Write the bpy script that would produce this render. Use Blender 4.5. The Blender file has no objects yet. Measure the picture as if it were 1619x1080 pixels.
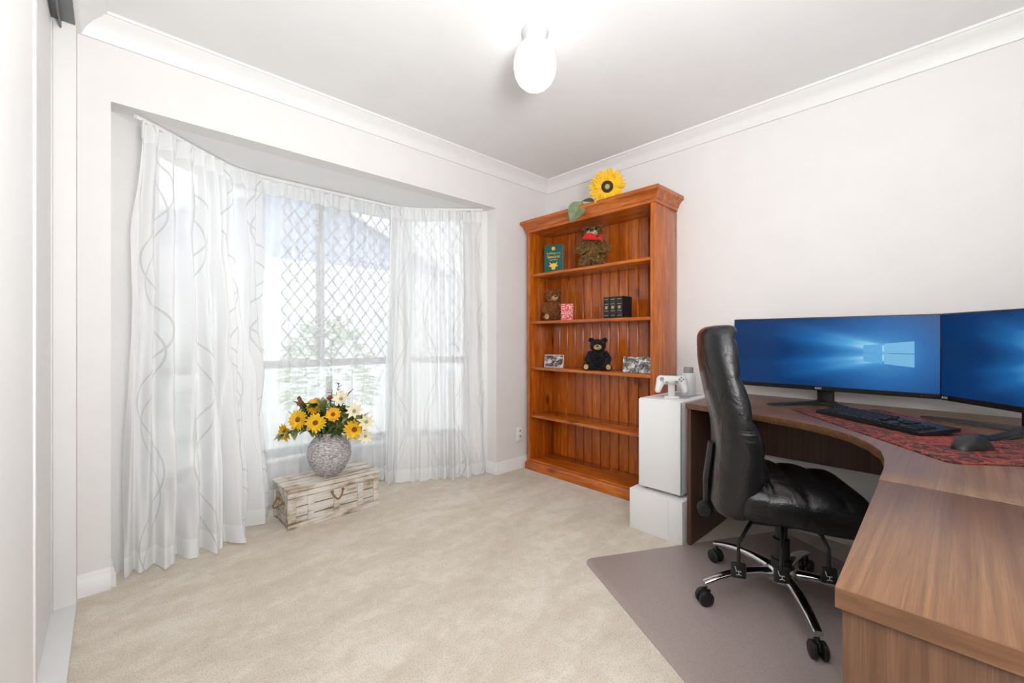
import bpy, bmesh, math, random
from mathutils import Vector, Matrix, noise
random.seed(7)
C = bpy.context.scene.collection
PI = math.pi
R = math.radians

# ------------------------------------------------------------------ materials
def lin(c):
    c /= 255.0
    return c/12.92 if c <= .04045 else ((c+.055)/1.055)**2.4
def rgb(r, g, b): return (lin(r), lin(g), lin(b), 1)

def newmat(name):
    m = bpy.data.materials.new(name); m.use_nodes = True
    nt = m.node_tree
    return m, nt, nt.nodes['Principled BSDF']
def nd(nt, typ, **kw):
    n = nt.nodes.new(typ)
    for k, v in kw.items(): setattr(n, k, v)
    return n
def setin(nt, sock, v):
    if hasattr(v, 'is_linked') or isinstance(v, bpy.types.NodeSocket): nt.links.new(v, sock)
    else: sock.default_value = v
def mth(nt, op, a, b=None, c=None):
    n = nd(nt, 'ShaderNodeMath', operation=op)
    setin(nt, n.inputs[0], a)
    if b is not None: setin(nt, n.inputs[1], b)
    if c is not None: setin(nt, n.inputs[2], c)
    return n.outputs[0]
def coords(nt, which='Object', scale=(1,1,1), rot=(0,0,0)):
    t = nd(nt, 'ShaderNodeTexCoord'); mp = nd(nt, 'ShaderNodeMapping')
    mp.inputs['Scale'].default_value = scale; mp.inputs['Rotation'].default_value = rot
    nt.links.new(t.outputs[which], mp.inputs['Vector'])
    return mp.outputs[0]
def noi(nt, vec, scale, detail=3, rough=.5, dist=0):
    n = nd(nt, 'ShaderNodeTexNoise')
    nt.links.new(vec, n.inputs['Vector'])
    n.inputs['Scale'].default_value = scale; n.inputs['Detail'].default_value = detail
    n.inputs['Roughness'].default_value = rough; n.inputs['Distortion'].default_value = dist
    return n.outputs['Fac']
def ramp(nt, fac, stops):
    n = nd(nt, 'ShaderNodeValToRGB'); cr = n.color_ramp
    while len(cr.elements) < len(stops): cr.elements.new(.5)
    for e, (p, c) in zip(cr.elements, stops): e.position = p; e.color = c
    nt.links.new(fac, n.inputs[0]); return n.outputs[0]
def mixc(nt, fac, a, b, mode='MIX'):
    n = nd(nt, 'ShaderNodeMix', data_type='RGBA', blend_type=mode)
    setin(nt, n.inputs[0], fac); setin(nt, n.inputs[6], a); setin(nt, n.inputs[7], b)
    return n.outputs[2]
def bump(nt, b, h, strength=.2, dist=.01):
    n = nd(nt, 'ShaderNodeBump'); n.inputs['Strength'].default_value = strength
    n.inputs['Distance'].default_value = dist
    nt.links.new(h, n.inputs['Height']); nt.links.new(n.outputs[0], b.inputs['Normal'])
def plain(name, col, rough=.5, metal=0, var=.06, nscale=30, bmp=0, emis=None, estr=0, spec=.5):
    m, nt, b = newmat(name)
    v = coords(nt)
    f = noi(nt, v, nscale, 3)
    lo = tuple(max(0, x*(1-var)) for x in col[:3])+(1,)
    hi = tuple(min(1, x*(1+var)) for x in col[:3])+(1,)
    nt.links.new(ramp(nt, f, [(.3, lo), (.7, hi)]), b.inputs['Base Color'])
    b.inputs['Roughness'].default_value = rough; b.inputs['Metallic'].default_value = metal
    b.inputs['Specular IOR Level'].default_value = spec
    if bmp: bump(nt, b, f, bmp, .003)
    if emis: b.inputs['Emission Color'].default_value = emis; b.inputs['Emission Strength'].default_value = estr
    return m
def wood(name, dark, mid, light, scale, rough=.35, knots=None, nsc=1.0, plank=None, coat=0, dist=1.2, wts=(.65,.35)):
    m, nt, b = newmat(name)
    v = coords(nt, 'Object', scale)
    f1 = noi(nt, v, 1.6*nsc, 4, .55, dist)
    f2 = noi(nt, v, 9*nsc, 3, .6, .4)
    f = mth(nt, 'ADD', mth(nt, 'MULTIPLY', f1, wts[0]), mth(nt, 'MULTIPLY', f2, wts[1]))
    col = ramp(nt, f, [(.30, dark), (.5, mid), (.68, light)])
    if plank:                                     # board to board tone variation along one axis
        t = nd(nt, 'ShaderNodeTexCoord'); sp = nd(nt, 'ShaderNodeSeparateXYZ')
        nt.links.new(t.outputs['Object'], sp.inputs[0])
        q = mth(nt, 'FLOOR', mth(nt, 'DIVIDE', sp.outputs[plank[0]], plank[1]))
        wn = nd(nt, 'ShaderNodeTexWhiteNoise', noise_dimensions='1D'); nt.links.new(q, wn.inputs['W'])
        col = mixc(nt, mth(nt, 'MULTIPLY', wn.outputs['Value'], plank[2]), col, dark)
    if knots:
        vo = nd(nt, 'ShaderNodeTexVoronoi'); vv = coords(nt, 'Object', knots)
        nt.links.new(vv, vo.inputs['Vector']); vo.inputs['Scale'].default_value = 1
        k = ramp(nt, vo.outputs['Distance'], [(.06, (1,1,1,1)), (.16, (0,0,0,1))])
        col = mixc(nt, mth(nt, 'MULTIPLY', k, .75), col, tuple(x*.28 for x in dark[:3])+(1,))
    nt.links.new(col, b.inputs['Base Color'])
    b.inputs['Roughness'].default_value = rough
    b.inputs['Coat Weight'].default_value = coat; b.inputs['Coat Roughness'].default_value = .15
    bump(nt, b, f2, .08, .002)
    return m

M = {}
M['wall'] = plain('wall paint', rgb(234,232,230), .85, var=.012, nscale=6)
M['ceil'] = plain('ceiling paint', rgb(243,243,243), .9, var=.01, nscale=5)
M['trim'] = plain('gloss white trim', rgb(241,241,240), .4, var=.01)
M['door'] = plain('wardrobe door vinyl', rgb(240,239,238), .45, var=.012, nscale=4)
M['alu'] = plain('white aluminium', rgb(228,227,225), .4, var=.02)
M['lampbase'] = plain('white lamp base', rgb(190,190,190), .4, var=.02)
M['greyalu'] = plain('grey aluminium', rgb(120,122,124), .4, .6, var=.04)
M['frame'] = plain('grey window frame', rgb(138,138,136), .45, var=.03)
M['grille'] = plain('security grille', rgb(74,78,82), .5, var=.04)
# carpet
m, nt, b = newmat('cream cut pile carpet'); M['carpet'] = m
v = coords(nt)
fine = noi(nt, v, 190, 3, .7)
v2 = coords(nt, 'Object', (1.0, 2.8, 1), (0,0,R(-60)))
sw = mth(nt, 'ADD', mth(nt, 'MULTIPLY', noi(nt, v2, 2.4, 5, .62, .4), .6), mth(nt, 'MULTIPLY', noi(nt, v, 15, 5, .65, .5), .4))
swc = ramp(nt, sw, [(.38, rgb(222,211,193)), (.50, rgb(231,221,205)), (.60, rgb(241,233,220))])
fc = ramp(nt, fine, [(.34, rgb(192,184,170)), (.52, (1,1,1,1))])
nt.links.new(mixc(nt, .55, swc, fc, 'MULTIPLY'), b.inputs['Base Color'])
b.inputs['Roughness'].default_value = .95; b.inputs['Specular IOR Level'].default_value = .1
bump(nt, b, fine, .5, .010)
# bookcase pine
pd, pm, pl = rgb(138,63,9), rgb(182,90,14), rgb(212,124,34)
M['pine_v'] = wood('varnished pine upright', pd, pm, pl, (9,9,1.1), .24, (5,5,2.6), 1, None, .4)
M['pine_h'] = wood('varnished pine shelf', pd, pm, pl, (9,1.1,9), .24, (4,2.2,5), 1, None, .4)
M['pine_b'] = wood('varnished pine boards', pd, pm, pl, (3,9,1.1), .26, (1,7,3.3), 1, (1,.0862,.4), .4)
wd, wm, wl = rgb(84,56,36), rgb(110,77,52), rgb(132,97,68)
wk = dict(dist=.45, wts=(.6,.4))
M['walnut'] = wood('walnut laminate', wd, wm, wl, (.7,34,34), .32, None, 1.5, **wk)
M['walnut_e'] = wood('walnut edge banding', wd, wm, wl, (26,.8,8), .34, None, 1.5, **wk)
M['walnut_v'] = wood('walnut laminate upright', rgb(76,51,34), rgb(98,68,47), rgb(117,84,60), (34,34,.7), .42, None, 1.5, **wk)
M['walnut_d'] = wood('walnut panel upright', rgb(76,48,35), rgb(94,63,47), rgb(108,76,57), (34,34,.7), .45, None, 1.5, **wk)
# white washed chest wood
m, nt, b = newmat('white washed timber'); M['wash'] = m
v = coords(nt, 'Object', (1.6,22,22)); f = noi(nt, v, 2.2, 4, .6, .2)
v2 = coords(nt); f2 = noi(nt, v2, 12, 3, .55)
ff = mth(nt, 'ADD', mth(nt, 'MULTIPLY', f, .6), mth(nt, 'MULTIPLY', f2, .4))
nt.links.new(ramp(nt, ff, [(.37, rgb(146,120,94)), (.46, rgb(198,186,168)), (.55, rgb(225,219,211))]), b.inputs['Base Color'])
b.inputs['Roughness'].default_value = .75; bump(nt, b, f, .2, .003)
M['gapwood'] = plain('shadowed brown timber', rgb(92,68,46), .8, var=.2)
M['rope'] = plain('jute rope', rgb(150,112,66), .9, var=.25, nscale=180, bmp=.5)
# stone vase
m, nt, b = newmat('speckled stone glaze'); M['vase'] = m
v = coords(nt, 'Object', (1,1,2.6)); f = noi(nt, v, 60, 4, .7)
nt.links.new(ramp(nt, f, [(.36, rgb(124,119,119)), (.5, rgb(182,178,177)), (.62, rgb(220,217,216))]), b.inputs['Base Color'])
b.inputs['Roughness'].default_value = .7; bump(nt, b, f, .45, .006)
M['petal'] = plain('yellow petal', rgb(248,190,10), .6, var=.18, nscale=40)
M['petal_deep'] = plain('golden petal', rgb(246,178,14), .6, var=.2, nscale=40)
M['cream'] = plain('cream petal', rgb(240,232,200), .6, var=.08, nscale=40)
M['rust'] = plain('rust red petal', rgb(150,74,44), .7, var=.2, nscale=40)
M['seed'] = plain('seed head', rgb(62,38,18), .9, var=.5, nscale=220, bmp=.8)
M['seed_or'] = plain('brown orange flower centre', rgb(140,70,14), .9, var=.4, nscale=200, bmp=.6)
M['leaf'] = plain('dark leaf', rgb(66,104,52), .55, var=.35, nscale=18)
M['leaf2'] = plain('light leaf', rgb(150,160,100), .55, var=.2, nscale=18)
M['leafgrey'] = plain('grey green leaf', rgb(118,136,98), .6, var=.2, nscale=30)
M['stem'] = plain('green stem', rgb(74,100,42), .6, var=.15)
# chair
m, nt, b = newmat('black leather'); M['leather'] = m
v = coords(nt); f = noi(nt, v, 260, 2); f2 = noi(nt, v, 12, 4, .58, .8)
nt.links.new(ramp(nt, f2, [(.3, rgb(14,14,15)), (.7, rgb(26,26,28))]), b.inputs['Base Color'])
b.inputs['Roughness'].default_value = .28
bump(nt, b, mth(nt, 'ADD', mth(nt, 'MULTIPLY', f, .08), f2), .42, .014)
M['black'] = plain('black plastic', rgb(20,20,21), .42, var=.15)
M['blackm'] = plain('matt black', rgb(14,14,15), .7, var=.15)
M['chrome'] = plain('chrome', rgb(205,206,208), .08, 1, var=.02)
M['icon'] = plain('white print', rgb(215,215,215), .6, var=.02)
M['pcwhite'] = plain('white case paint', rgb(238,238,238), .35, var=.004)
M['carton'] = plain('white carton', rgb(236,235,233), .8, var=.008)
M['padw'] = plain('white plastic', rgb(226,225,224), .4, var=.02)
M['grey'] = plain('grey plastic', rgb(150,150,152), .5, var=.04)
m, nt, b = newmat('chair mat vinyl'); M['mat'] = m
v = coords(nt); f = noi(nt, v, 350, 2)
nt.links.new(ramp(nt, f, [(.3, rgb(158,143,138)), (.7, rgb(176,162,156))]), b.inputs['Base Color'])
b.inputs['Roughness'].default_value = .45; bump(nt, b, f, .12, .002)
# desk pad: red and black ornament
m, nt, b = newmat('red and black patterned cloth'); M['pad'] = m
v = coords(nt, 'Object', (1,1,1))
vo = nd(nt, 'ShaderNodeTexVoronoi', feature='DISTANCE_TO_EDGE'); vo.inputs['Scale'].default_value = 17
nt.links.new(v, vo.inputs['Vector'])
f = noi(nt, v, 26, 4, .6, 2.2)
a = ramp(nt, vo.outputs['Distance'], [(.02, rgb(160,52,40)), (.08, rgb(28,17,18))])
c2 = ramp(nt, f, [(.47, rgb(28,19,20)), (.52, rgb(150,46,36)), (.56, rgb(164,104,84)), (.61, rgb(48,22,24))])
nt.links.new(mixc(nt, .5, a, c2), b.inputs['Base Color']); b.inputs['Roughness'].default_value = .85
# fur
def fur(name, dark, light, sc=60):
    m, nt, b = newmat(name)
    v = coords(nt); f = noi(nt, v, sc, 5, .7, 1)
    nt.links.new(ramp(nt, f, [(.38, dark), (.62, light)]), b.inputs['Base Color'])
    b.inputs['Roughness'].default_value = .95; b.inputs['Specular IOR Level'].default_value = .1
    b.inputs['Sheen Weight'].default_value = .1
    bump(nt, b, f, .9, .02); return m
M['fur_grizzly'] = fur('grizzled brown plush', rgb(60,38,14), rgb(172,128,66))
M['fur_brown'] = fur('chestnut plush', rgb(92,48,16), rgb(178,108,48))
M['fur_black'] = fur('black plush', rgb(8,8,9), rgb(26,25,26))
M['fur_tan'] = fur('tan plush', rgb(190,148,94), rgb(228,190,136))
M['fur_pale'] = fur('pale plush', rgb(184,162,120), rgb(222,202,164))
M['redplush'] = plain('red plush', rgb(206,24,20), .85, var=.15, nscale=90, bmp=.3)
M['eye'] = plain('glossy black bead', rgb(8,7,7), .1, var=.1)
M['teal'] = plain('teal book cloth', rgb(6,88,84), .6, var=.08)
M['paper'] = plain('book pages', rgb(232,224,204), .9, var=.08, nscale=300)
M['gold'] = plain('gold print', rgb(236,196,70), .5, var=.05)
M['dimgold'] = plain('dull gold print', rgb(170,150,96), .5, var=.05)
M['blackbook'] = plain('black book cloth', rgb(24,28,34), .55, var=.15)
m, nt, b = newmat('pink and red small print'); M['redprint'] = m
v = coords(nt, 'Object', (60,60,110)); f = noi(nt, v, 1, 2)
nt.links.new(ramp(nt, f, [(.42, rgb(196,46,50)), (.55, rgb(230,150,146)), (.68, rgb(240,214,206))]), b.inputs['Base Color'])
def photocard(name, stops, sc, stretch=(1,1,1)):
    m, nt, b = newmat(name); v = coords(nt, 'Object', stretch); f = noi(nt, v, sc, 5, .6, .6)
    nt.links.new(ramp(nt, f, stops), b.inputs['Base Color']); b.inputs['Roughness'].default_value = .3
    return m
M['card1'] = photocard('dark landscape print', [(.4, rgb(30,32,36)), (.5, rgb(122,96,84)), (.58, rgb(196,202,208))], 22, (1,1,1.6))
M['card2'] = photocard('grey animal print', [(.38, rgb(44,44,46)), (.5, rgb(136,136,134)), (.6, rgb(214,214,210))], 34)
# glass
m, nt, b = newmat('window glass'); M['glass'] = m
out = nt.nodes['Material Output']; tr = nd(nt, 'ShaderNodeBsdfTransparent'); gl = nd(nt, 'ShaderNodeBsdfGlossy')
gl.inputs['Roughness'].default_value = .02; mx = nd(nt, 'ShaderNodeMixShader'); mx.inputs[0].default_value = .05
nt.links.new(tr.outputs[0], mx.inputs[1]); nt.links.new(gl.outputs[0], mx.inputs[2]); nt.links.new(mx.outputs[0], out.inputs[0])
nt.nodes.remove(b)
# lamp globe
m, nt, b = newmat('lit opal glass'); M['globe'] = m
b.inputs['Base Color'].default_value = (.9,.9,.9,1)
b.inputs['Emission Color'].default_value = (1,.99,.98,1); b.inputs['Emission Strength'].default_value = 1.9
# sheer curtain
def sheer(name, base, lineop, tint, cellw=.29):
    m, nt, b = newmat(name); nt.nodes.remove(b); out = nt.nodes['Material Output']
    uv = nd(nt, 'ShaderNodeUVMap'); sp = nd(nt, 'ShaderNodeSeparateXYZ'); nt.links.new(uv.outputs[0], sp.inputs[0])
    u, w = sp.outputs[0], sp.outputs[1]
    cell = mth(nt, 'DIVIDE', u, cellw); idx = mth(nt, 'FLOOR', cell); p = mth(nt, 'SUBTRACT', mth(nt, 'FRACT', cell), .5)
    wn = nd(nt, 'ShaderNodeTexWhiteNoise', noise_dimensions='1D'); nt.links.new(idx, wn.inputs['W'])
    ph = mth(nt, 'MULTIPLY', wn.outputs['Value'], 6.28)
    fr = mth(nt, 'ADD', 7.5, mth(nt, 'MULTIPLY', wn.outputs['Value'], 3.5))
    ang = mth(nt, 'ADD', mth(nt, 'MULTIPLY', w, fr), ph)
    s1 = mth(nt, 'MULTIPLY', mth(nt, 'SINE', ang), .24)
    s2 = mth(nt, 'MULTIPLY', mth(nt, 'SINE', mth(nt, 'ADD', ang, 1.0)), .17)
    l1 = mth(nt, 'LESS_THAN', mth(nt, 'ABSOLUTE', mth(nt, 'SUBTRACT', p, s1)), .013)
    l2 = mth(nt, 'LESS_THAN', mth(nt, 'ABSOLUTE', mth(nt, 'SUBTRACT', p, s2)), .009)
    lines = mth(nt, 'MAXIMUM', l1, l2)
    head = mth(nt, 'GREATER_THAN', w, 1.96); hem = mth(nt, 'LESS_THAN', w, .10)
    band = mth(nt, 'MULTIPLY', mth(nt, 'MAXIMUM', head, hem), .22)
    op = mth(nt, 'ADD', mth(nt, 'ADD', base, mth(nt, 'MULTIPLY', lines, lineop)), band)
    op = mth(nt, 'MINIMUM', op, .985)
    col = mixc(nt, lines, (.96,.96,.96,1), tint)
    d = nd(nt, 'ShaderNodeBsdfDiffuse'); t = nd(nt, 'ShaderNodeBsdfTranslucent'); tr = nd(nt, 'ShaderNodeBsdfTransparent')
    nt.links.new(col, d.inputs[0]); nt.links.new(col, t.inputs[0])
    m1 = nd(nt, 'ShaderNodeMixShader'); m1.inputs[0].default_value = .34
    nt.links.new(d.outputs[0], m1.inputs[1]); nt.links.new(t.outputs[0], m1.inputs[2])
    m2 = nd(nt, 'ShaderNodeMixShader'); nt.links.new(op, m2.inputs[0])
    nt.links.new(tr.outputs[0], m2.inputs[1]); nt.links.new(m1.outputs[0], m2.inputs[2])
    nt.links.new(m2.outputs[0], out.inputs[0]); return m
M['sheer_side'] = sheer('patterned voile', .88, .08, (.74,.74,.73,1))
M['sheer_mid'] = sheer('sheer voile', .67, .20, (.74,.76,.79,1))
# screens
def screen(name, cx, cy, gain):
    m, nt, b = newmat(name); nt.nodes.remove(b); out = nt.nodes['Material Output']
    uv = nd(nt, 'ShaderNodeUVMap'); sp = nd(nt, 'ShaderNodeSeparateXYZ'); nt.links.new(uv.outputs[0], sp.inputs[0])
    dx = mth(nt, 'MULTIPLY', mth(nt, 'SUBTRACT', sp.outputs[0], cx), 2.3); dy = mth(nt, 'SUBTRACT', sp.outputs[1], cy)
    dist = mth(nt, 'SQRT', mth(nt, 'ADD', mth(nt, 'MULTIPLY', dx, dx), mth(nt, 'MULTIPLY', dy, dy)))
    glow = mth(nt, 'DIVIDE', 1.0, mth(nt, 'ADD', 1.0, mth(nt, 'MULTIPLY', mth(nt, 'MULTIPLY', dist, dist), 2.4)))
    # two fans of light leaving the bright window to the left
    adx = mth(nt, 'MAXIMUM', mth(nt, 'MULTIPLY', dx, -1), .02)
    slope = mth(nt, 'DIVIDE', dy, mth(nt, 'ADD', adx, .25))
    def beam(c, w):
        q = mth(nt, 'DIVIDE', mth(nt, 'SUBTRACT', slope, c), w)
        return mth(nt, 'DIVIDE', 1.0, mth(nt, 'ADD', 1.0, mth(nt, 'MULTIPLY', q, q)))
    left = mth(nt, 'LESS_THAN', dx, 0.0)
    bs = mth(nt, 'ADD', mth(nt, 'ADD', beam(.30, .10), beam(.17, .08)), mth(nt, 'ADD', beam(-.26, .09), beam(-.12, .07)))
    bs = mth(nt, 'MULTIPLY', mth(nt, 'MULTIPLY', bs, left), mth(nt, 'DIVIDE', .32, mth(nt, 'ADD', 1.0, mth(nt, 'MULTIPLY', mth(nt, 'MULTIPLY', dist, dist), 1.3))))
    tot = mth(nt, 'ADD', mth(nt, 'MULTIPLY', glow, .64), bs)
    col = ramp(nt, tot, [(0, rgb(9,38,80)), (.25, rgb(14,58,112)), (.5, rgb(28,104,172)), (.8, rgb(78,160,216)), (1, rgb(150,212,244))])
    e = nd(nt, 'ShaderNodeEmission'); nt.links.new(col, e.inputs[0]); e.inputs[1].default_value = gain
    g = nd(nt, 'ShaderNodeBsdfGlossy'); g.inputs['Roughness'].default_value = .25; g.inputs[0].default_value = (.02,.02,.02,1)
    ad = nd(nt, 'ShaderNodeAddShader'); nt.links.new(e.outputs[0], ad.inputs[0]); nt.links.new(g.outputs[0], ad.inputs[1])
    nt.links.new(ad.outputs[0], out.inputs[0]); return m
M['screen1'] = screen('lit blue screen', .80, .50, .95)
M['screen2'] = screen('lit blue screen dim', .80, .50, .85)
M['pane'] = plain('bright window emblem', rgb(24,70,110), .5, emis=rgb(132,206,244), estr=.62, var=.02)
M['pane2'] = plain('faint window emblem', rgb(18,60,104), .5, emis=rgb(98,182,234), estr=.66, var=.02)
# outdoors
M['fence'] = plain('outdoor pale render', rgb(236,238,240), .9, var=.03, nscale=4)
M['roof'] = plain('blue grey cladding', rgb(164,180,204), .8, var=.06, nscale=10)
M['pave'] = plain('outdoor paving', rgb(222,221,216), .95, var=.08, nscale=3)
M['shrub'] = plain('shrub leaf', rgb(178,204,166), .7, var=.2, nscale=8)

# ------------------------------------------------------------------ mesh builder
class MB:
    def __init__(s): s.bm = bmesh.new(); s.uv = None
    def add(s, t, Mx=None):
        if Mx is not None: t.transform(Mx)
        me = bpy.data.meshes.new('tmp'); t.to_mesh(me); t.free()
        s.bm.from_mesh(me); bpy.data.meshes.remove(me); return s
    def box(s, x0, x1, y0, y1, z0, z1, bev=0, Mx=None, seg=2):
        t = bmesh.new(); bmesh.ops.create_cube(t, size=1)
        t.transform(Matrix.Translation(((x0+x1)/2,(y0+y1)/2,(z0+z1)/2)) @ Matrix.Diagonal((x1-x0,y1-y0,z1-z0,1)))
        if bev: bmesh.ops.bevel(t, geom=list(t.edges), offset=bev, segments=seg, profile=.5, affect='EDGES')
        return s.add(t, Mx)
    def rings(s, rs, cap=True, Mx=None, close=True):
        t = bmesh.new(); vs = [[t.verts.new(p) for p in r] for r in rs]
        n = len(rs[0])
        for a, b in zip(vs, vs[1:]):
            for i in range(n if close else n-1):
                j = (i+1) % n
                t.faces.new((a[i], a[j], b[j], b[i]))
        if cap:
            t.faces.new(vs[0][::-1]); t.faces.new(vs[-1])
        return s.add(t, Mx)
    def lathe(s, prof, seg=32, Mx=None):
        rs = [[Vector((max(r,1e-4)*math.cos(2*PI*i/seg), max(r,1e-4)*math.sin(2*PI*i/seg), z)) for i in range(seg)] for r, z in prof]
        return s.rings(rs, True, Mx)
    def tube(s, pts, r, seg=8, Mx=None, sy=1):
        pts = [Vector(p) for p in pts]; rr = r if isinstance(r, (list,tuple)) else [r]*len(pts)
        rs = []; prev = None
        for i, p in enumerate(pts):
            d = (pts[min(i+1,len(pts)-1)]-pts[max(i-1,0)]).normalized()
            if prev is None:
                up = Vector((0,0,1)) if abs(d.z) < .9 else Vector((1,0,0))
                a = d.cross(up).normalized()
            else:
                a = (prev - d*prev.dot(d)).normalized()
            prev = a; b = d.cross(a)
            rs.append([p + (a*math.cos(2*PI*k/seg) + b*math.sin(2*PI*k/seg)*sy)*rr[i] for k in range(seg)])
        return s.rings(rs, True, Mx)
    def ell(s, c, r, Mx=None, sub=3):
        if not isinstance(r, (tuple,list)): r = (r,r,r)
        t = bmesh.new(); bmesh.ops.create_icosphere(t, subdivisions=sub, radius=1)
        t.transform(Matrix.Translation(c) @ Matrix.Diagonal((*r,1)))
        return s.add(t, Mx)
    def prism(s, pts, z0, z1, bev=0, Mx=None):
        t = bmesh.new(); vs = [t.verts.new((x,y,z0)) for x, y in pts]
        f = t.faces.new(vs); ex = bmesh.ops.extrude_face_region(t, geom=[f])
        for e in ex['geom']:
            if isinstance(e, bmesh.types.BMVert): e.co.z = z1
        bmesh.ops.recalc_face_normals(t, faces=list(t.faces))
        if bev:
            ed = [e for e in t.edges if abs(e.verts[0].co.z-e.verts[1].co.z) < 1e-6]
            bmesh.ops.bevel(t, geom=ed, offset=bev, segments=2, profile=.5, affect='EDGES')
        return s.add(t, Mx)
    def grid(s, fn, nu, nv, Mx=None):
        t = bmesh.new(); v = [[t.verts.new(fn(i/nu, j/nv)) for j in range(nv+1)] for i in range(nu+1)]
        for i in range(nu):
            for j in range(nv): t.faces.new((v[i][j], v[i+1][j], v[i+1][j+1], v[i][j+1]))
        return s.add(t, Mx)
    def build(s, name, mat, parent=None, origin=None, local=False, smooth=40, recalc=True):
        if recalc: bmesh.ops.recalc_face_normals(s.bm, faces=list(s.bm.faces))
        if parent is not None and not local:
            r = parent
            while r is not None:
                chain = Matrix.Translation(r.location) @ r.rotation_euler.to_matrix().to_4x4()
                s.bm.transform(chain.inverted()) if r.parent is None else None
                if r.parent is None: break
                r = r.parent
        if origin is not None: s.bm.transform(Matrix.Translation(-Vector(origin)))
        me = bpy.data.meshes.new(name); s.bm.to_mesh(me); s.bm.free()
        me.materials.append(mat)
        for p in me.polygons: p.use_smooth = True
        me.set_sharp_from_angle(angle=R(smooth))
        o = bpy.data.objects.new(name, me); C.objects.link(o)
        if parent is not None: o.parent = parent
        if origin is not None: o.location = origin
        return o

def tag(o, label, cat, group=None):
    o['label'] = label; o['category'] = cat
    if group: o['group'] = group
    return o
def thing(name, label, cat, loc=(0,0,0), rotz=0, group=None):
    o = bpy.data.objects.new(name, None); C.objects.link(o); o.empty_display_size = .05
    o.location = loc; o.rotation_euler = (0,0,rotz)
    return tag(o, label, cat, group)
def struct(o): o['kind'] = 'structure'; return o
def text_mesh(body, size, mat, parent, name, Mx, extrude=.0004, align='CENTER'):
    cu = bpy.data.curves.new('txt', 'FONT'); cu.body = body; cu.size = size; cu.extrude = extrude
    cu.align_x = align; cu.align_y = 'CENTER'; cu.resolution_u = 3
    to = bpy.data.objects.new('txt', cu); C.objects.link(to)
    dg = bpy.context.evaluated_depsgraph_get(); dg.update()
    me = bpy.data.meshes.new_from_object(to.evaluated_get(dg)); bpy.data.objects.remove(to)
    me.transform(Mx); me.materials.clear(); me.materials.append(mat)
    o = bpy.data.objects.new(name, me); C.objects.link(o); o.parent = parent; return o
STAND = Matrix(((1,0,0,0),(0,0,-1,0),(0,1,0,0),(0,0,0,1)))        # text facing local -Y, upright
def frame_to(pos, nrm, up=Vector((0,0,1))):
    z = Vector(nrm).normalized(); x = up.cross(z)
    if x.length < 1e-4: x = Vector((1,0,0))
    x.normalize(); y = z.cross(x)
    return Matrix.Translation(pos) @ Matrix((x,y,z)).transposed().to_4x4()

# ------------------------------------------------------------------ room shell
XW, YW, XL, H, YB = 2.77, 2.49, -.10, 2.40, -.62
bay = [Vector((0,YW+.11)),Vector((.48,3.10)),Vector((1.70,3.10)),Vector((2.18,YW+.11))]
struct(MB().prism([(-.8,YB),(XW+.1,YB),(XW+.1,YW+.11),(2.18,YW+.11),(1.72,3.16),(.46,3.16),(0,YW+.11),(-.8,YW+.11)], -.1, 0).build('floor', M['carpet']))
struct(MB().box(-.8, XW+.1, YB-.1, YW+.11, H, H+.1).build('ceiling', M['ceil']))
struct(MB().prism([(-.06,YW+.112),(2.24,YW+.112),(1.76,3.24),(.42,3.24)], 2.07, 2.17).build('ceiling', M['ceil']))
b = MB(); b.box(-.30, 0, YW, YW+.11, 0, H); b.box(2.18, XW+.1, YW, YW+.11, 0, H); b.box(0, 2.18, YW, YW+.11, 2.07, H)
struct(b.build('wall_north', M['wall']))
struct(MB().box(XW, XW+.1, YB, YW, 0, H).build('wall_east', M['wall']))
struct(MB().box(-.30, XW+.1, YB-.1, YB, 0, H).build('wall_south', M['wall']))
b = MB(); b.box(-.30, XL, 2.40, YW, 0, H); b.box(-.30, XL, YB, 2.40, 2.30, H); b.box(-.30, XL, YB, -.25, 0, 2.30)
struct(b.build('wall_west', M['wall']))
# low bay wall below the windows (three facets, thickness outwards) and solid piers beside the side windows
outer = [Vector((-.07,YW+.15)),Vector((.44,3.20)),Vector((1.74,3.20)),Vector((2.25,YW+.15))]
KL, KR = .34, .80                                  # where the side windows start / end along their facets
b = MB()
for i in range(3):
    b.prism([bay[i], bay[i+1], outer[i+1], outer[i]], 0, .245)
b.prism([bay[0], bay[0].lerp(bay[1],KL), outer[0].lerp(outer[1],KL), outer[0]], .245, 2.07)
b.prism([bay[2].lerp(bay[3],KR), bay[3], outer[3], outer[2].lerp(outer[3],KR)], .245, 2.07)
struct(b.build('wall_bay', M['wall']))
# sill
b = MB()
SP = [(bay[0].lerp(bay[1],KL), bay[1], outer[1], outer[0].lerp(outer[1],KL)), (bay[1],bay[2],outer[2],outer[1]), (bay[2],bay[2].lerp(bay[3],KR),outer[2].lerp(outer[3],KR),outer[2])]
for p, q, q2, p2 in SP:
    n = Vector((q.y-p.y, -(q.x-p.x))).normalized()
    b.prism([p+n*.03, q+n*.03, q2, p2], .245, .268, .004)
struct(b.build('trim_1', M['trim']))
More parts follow.
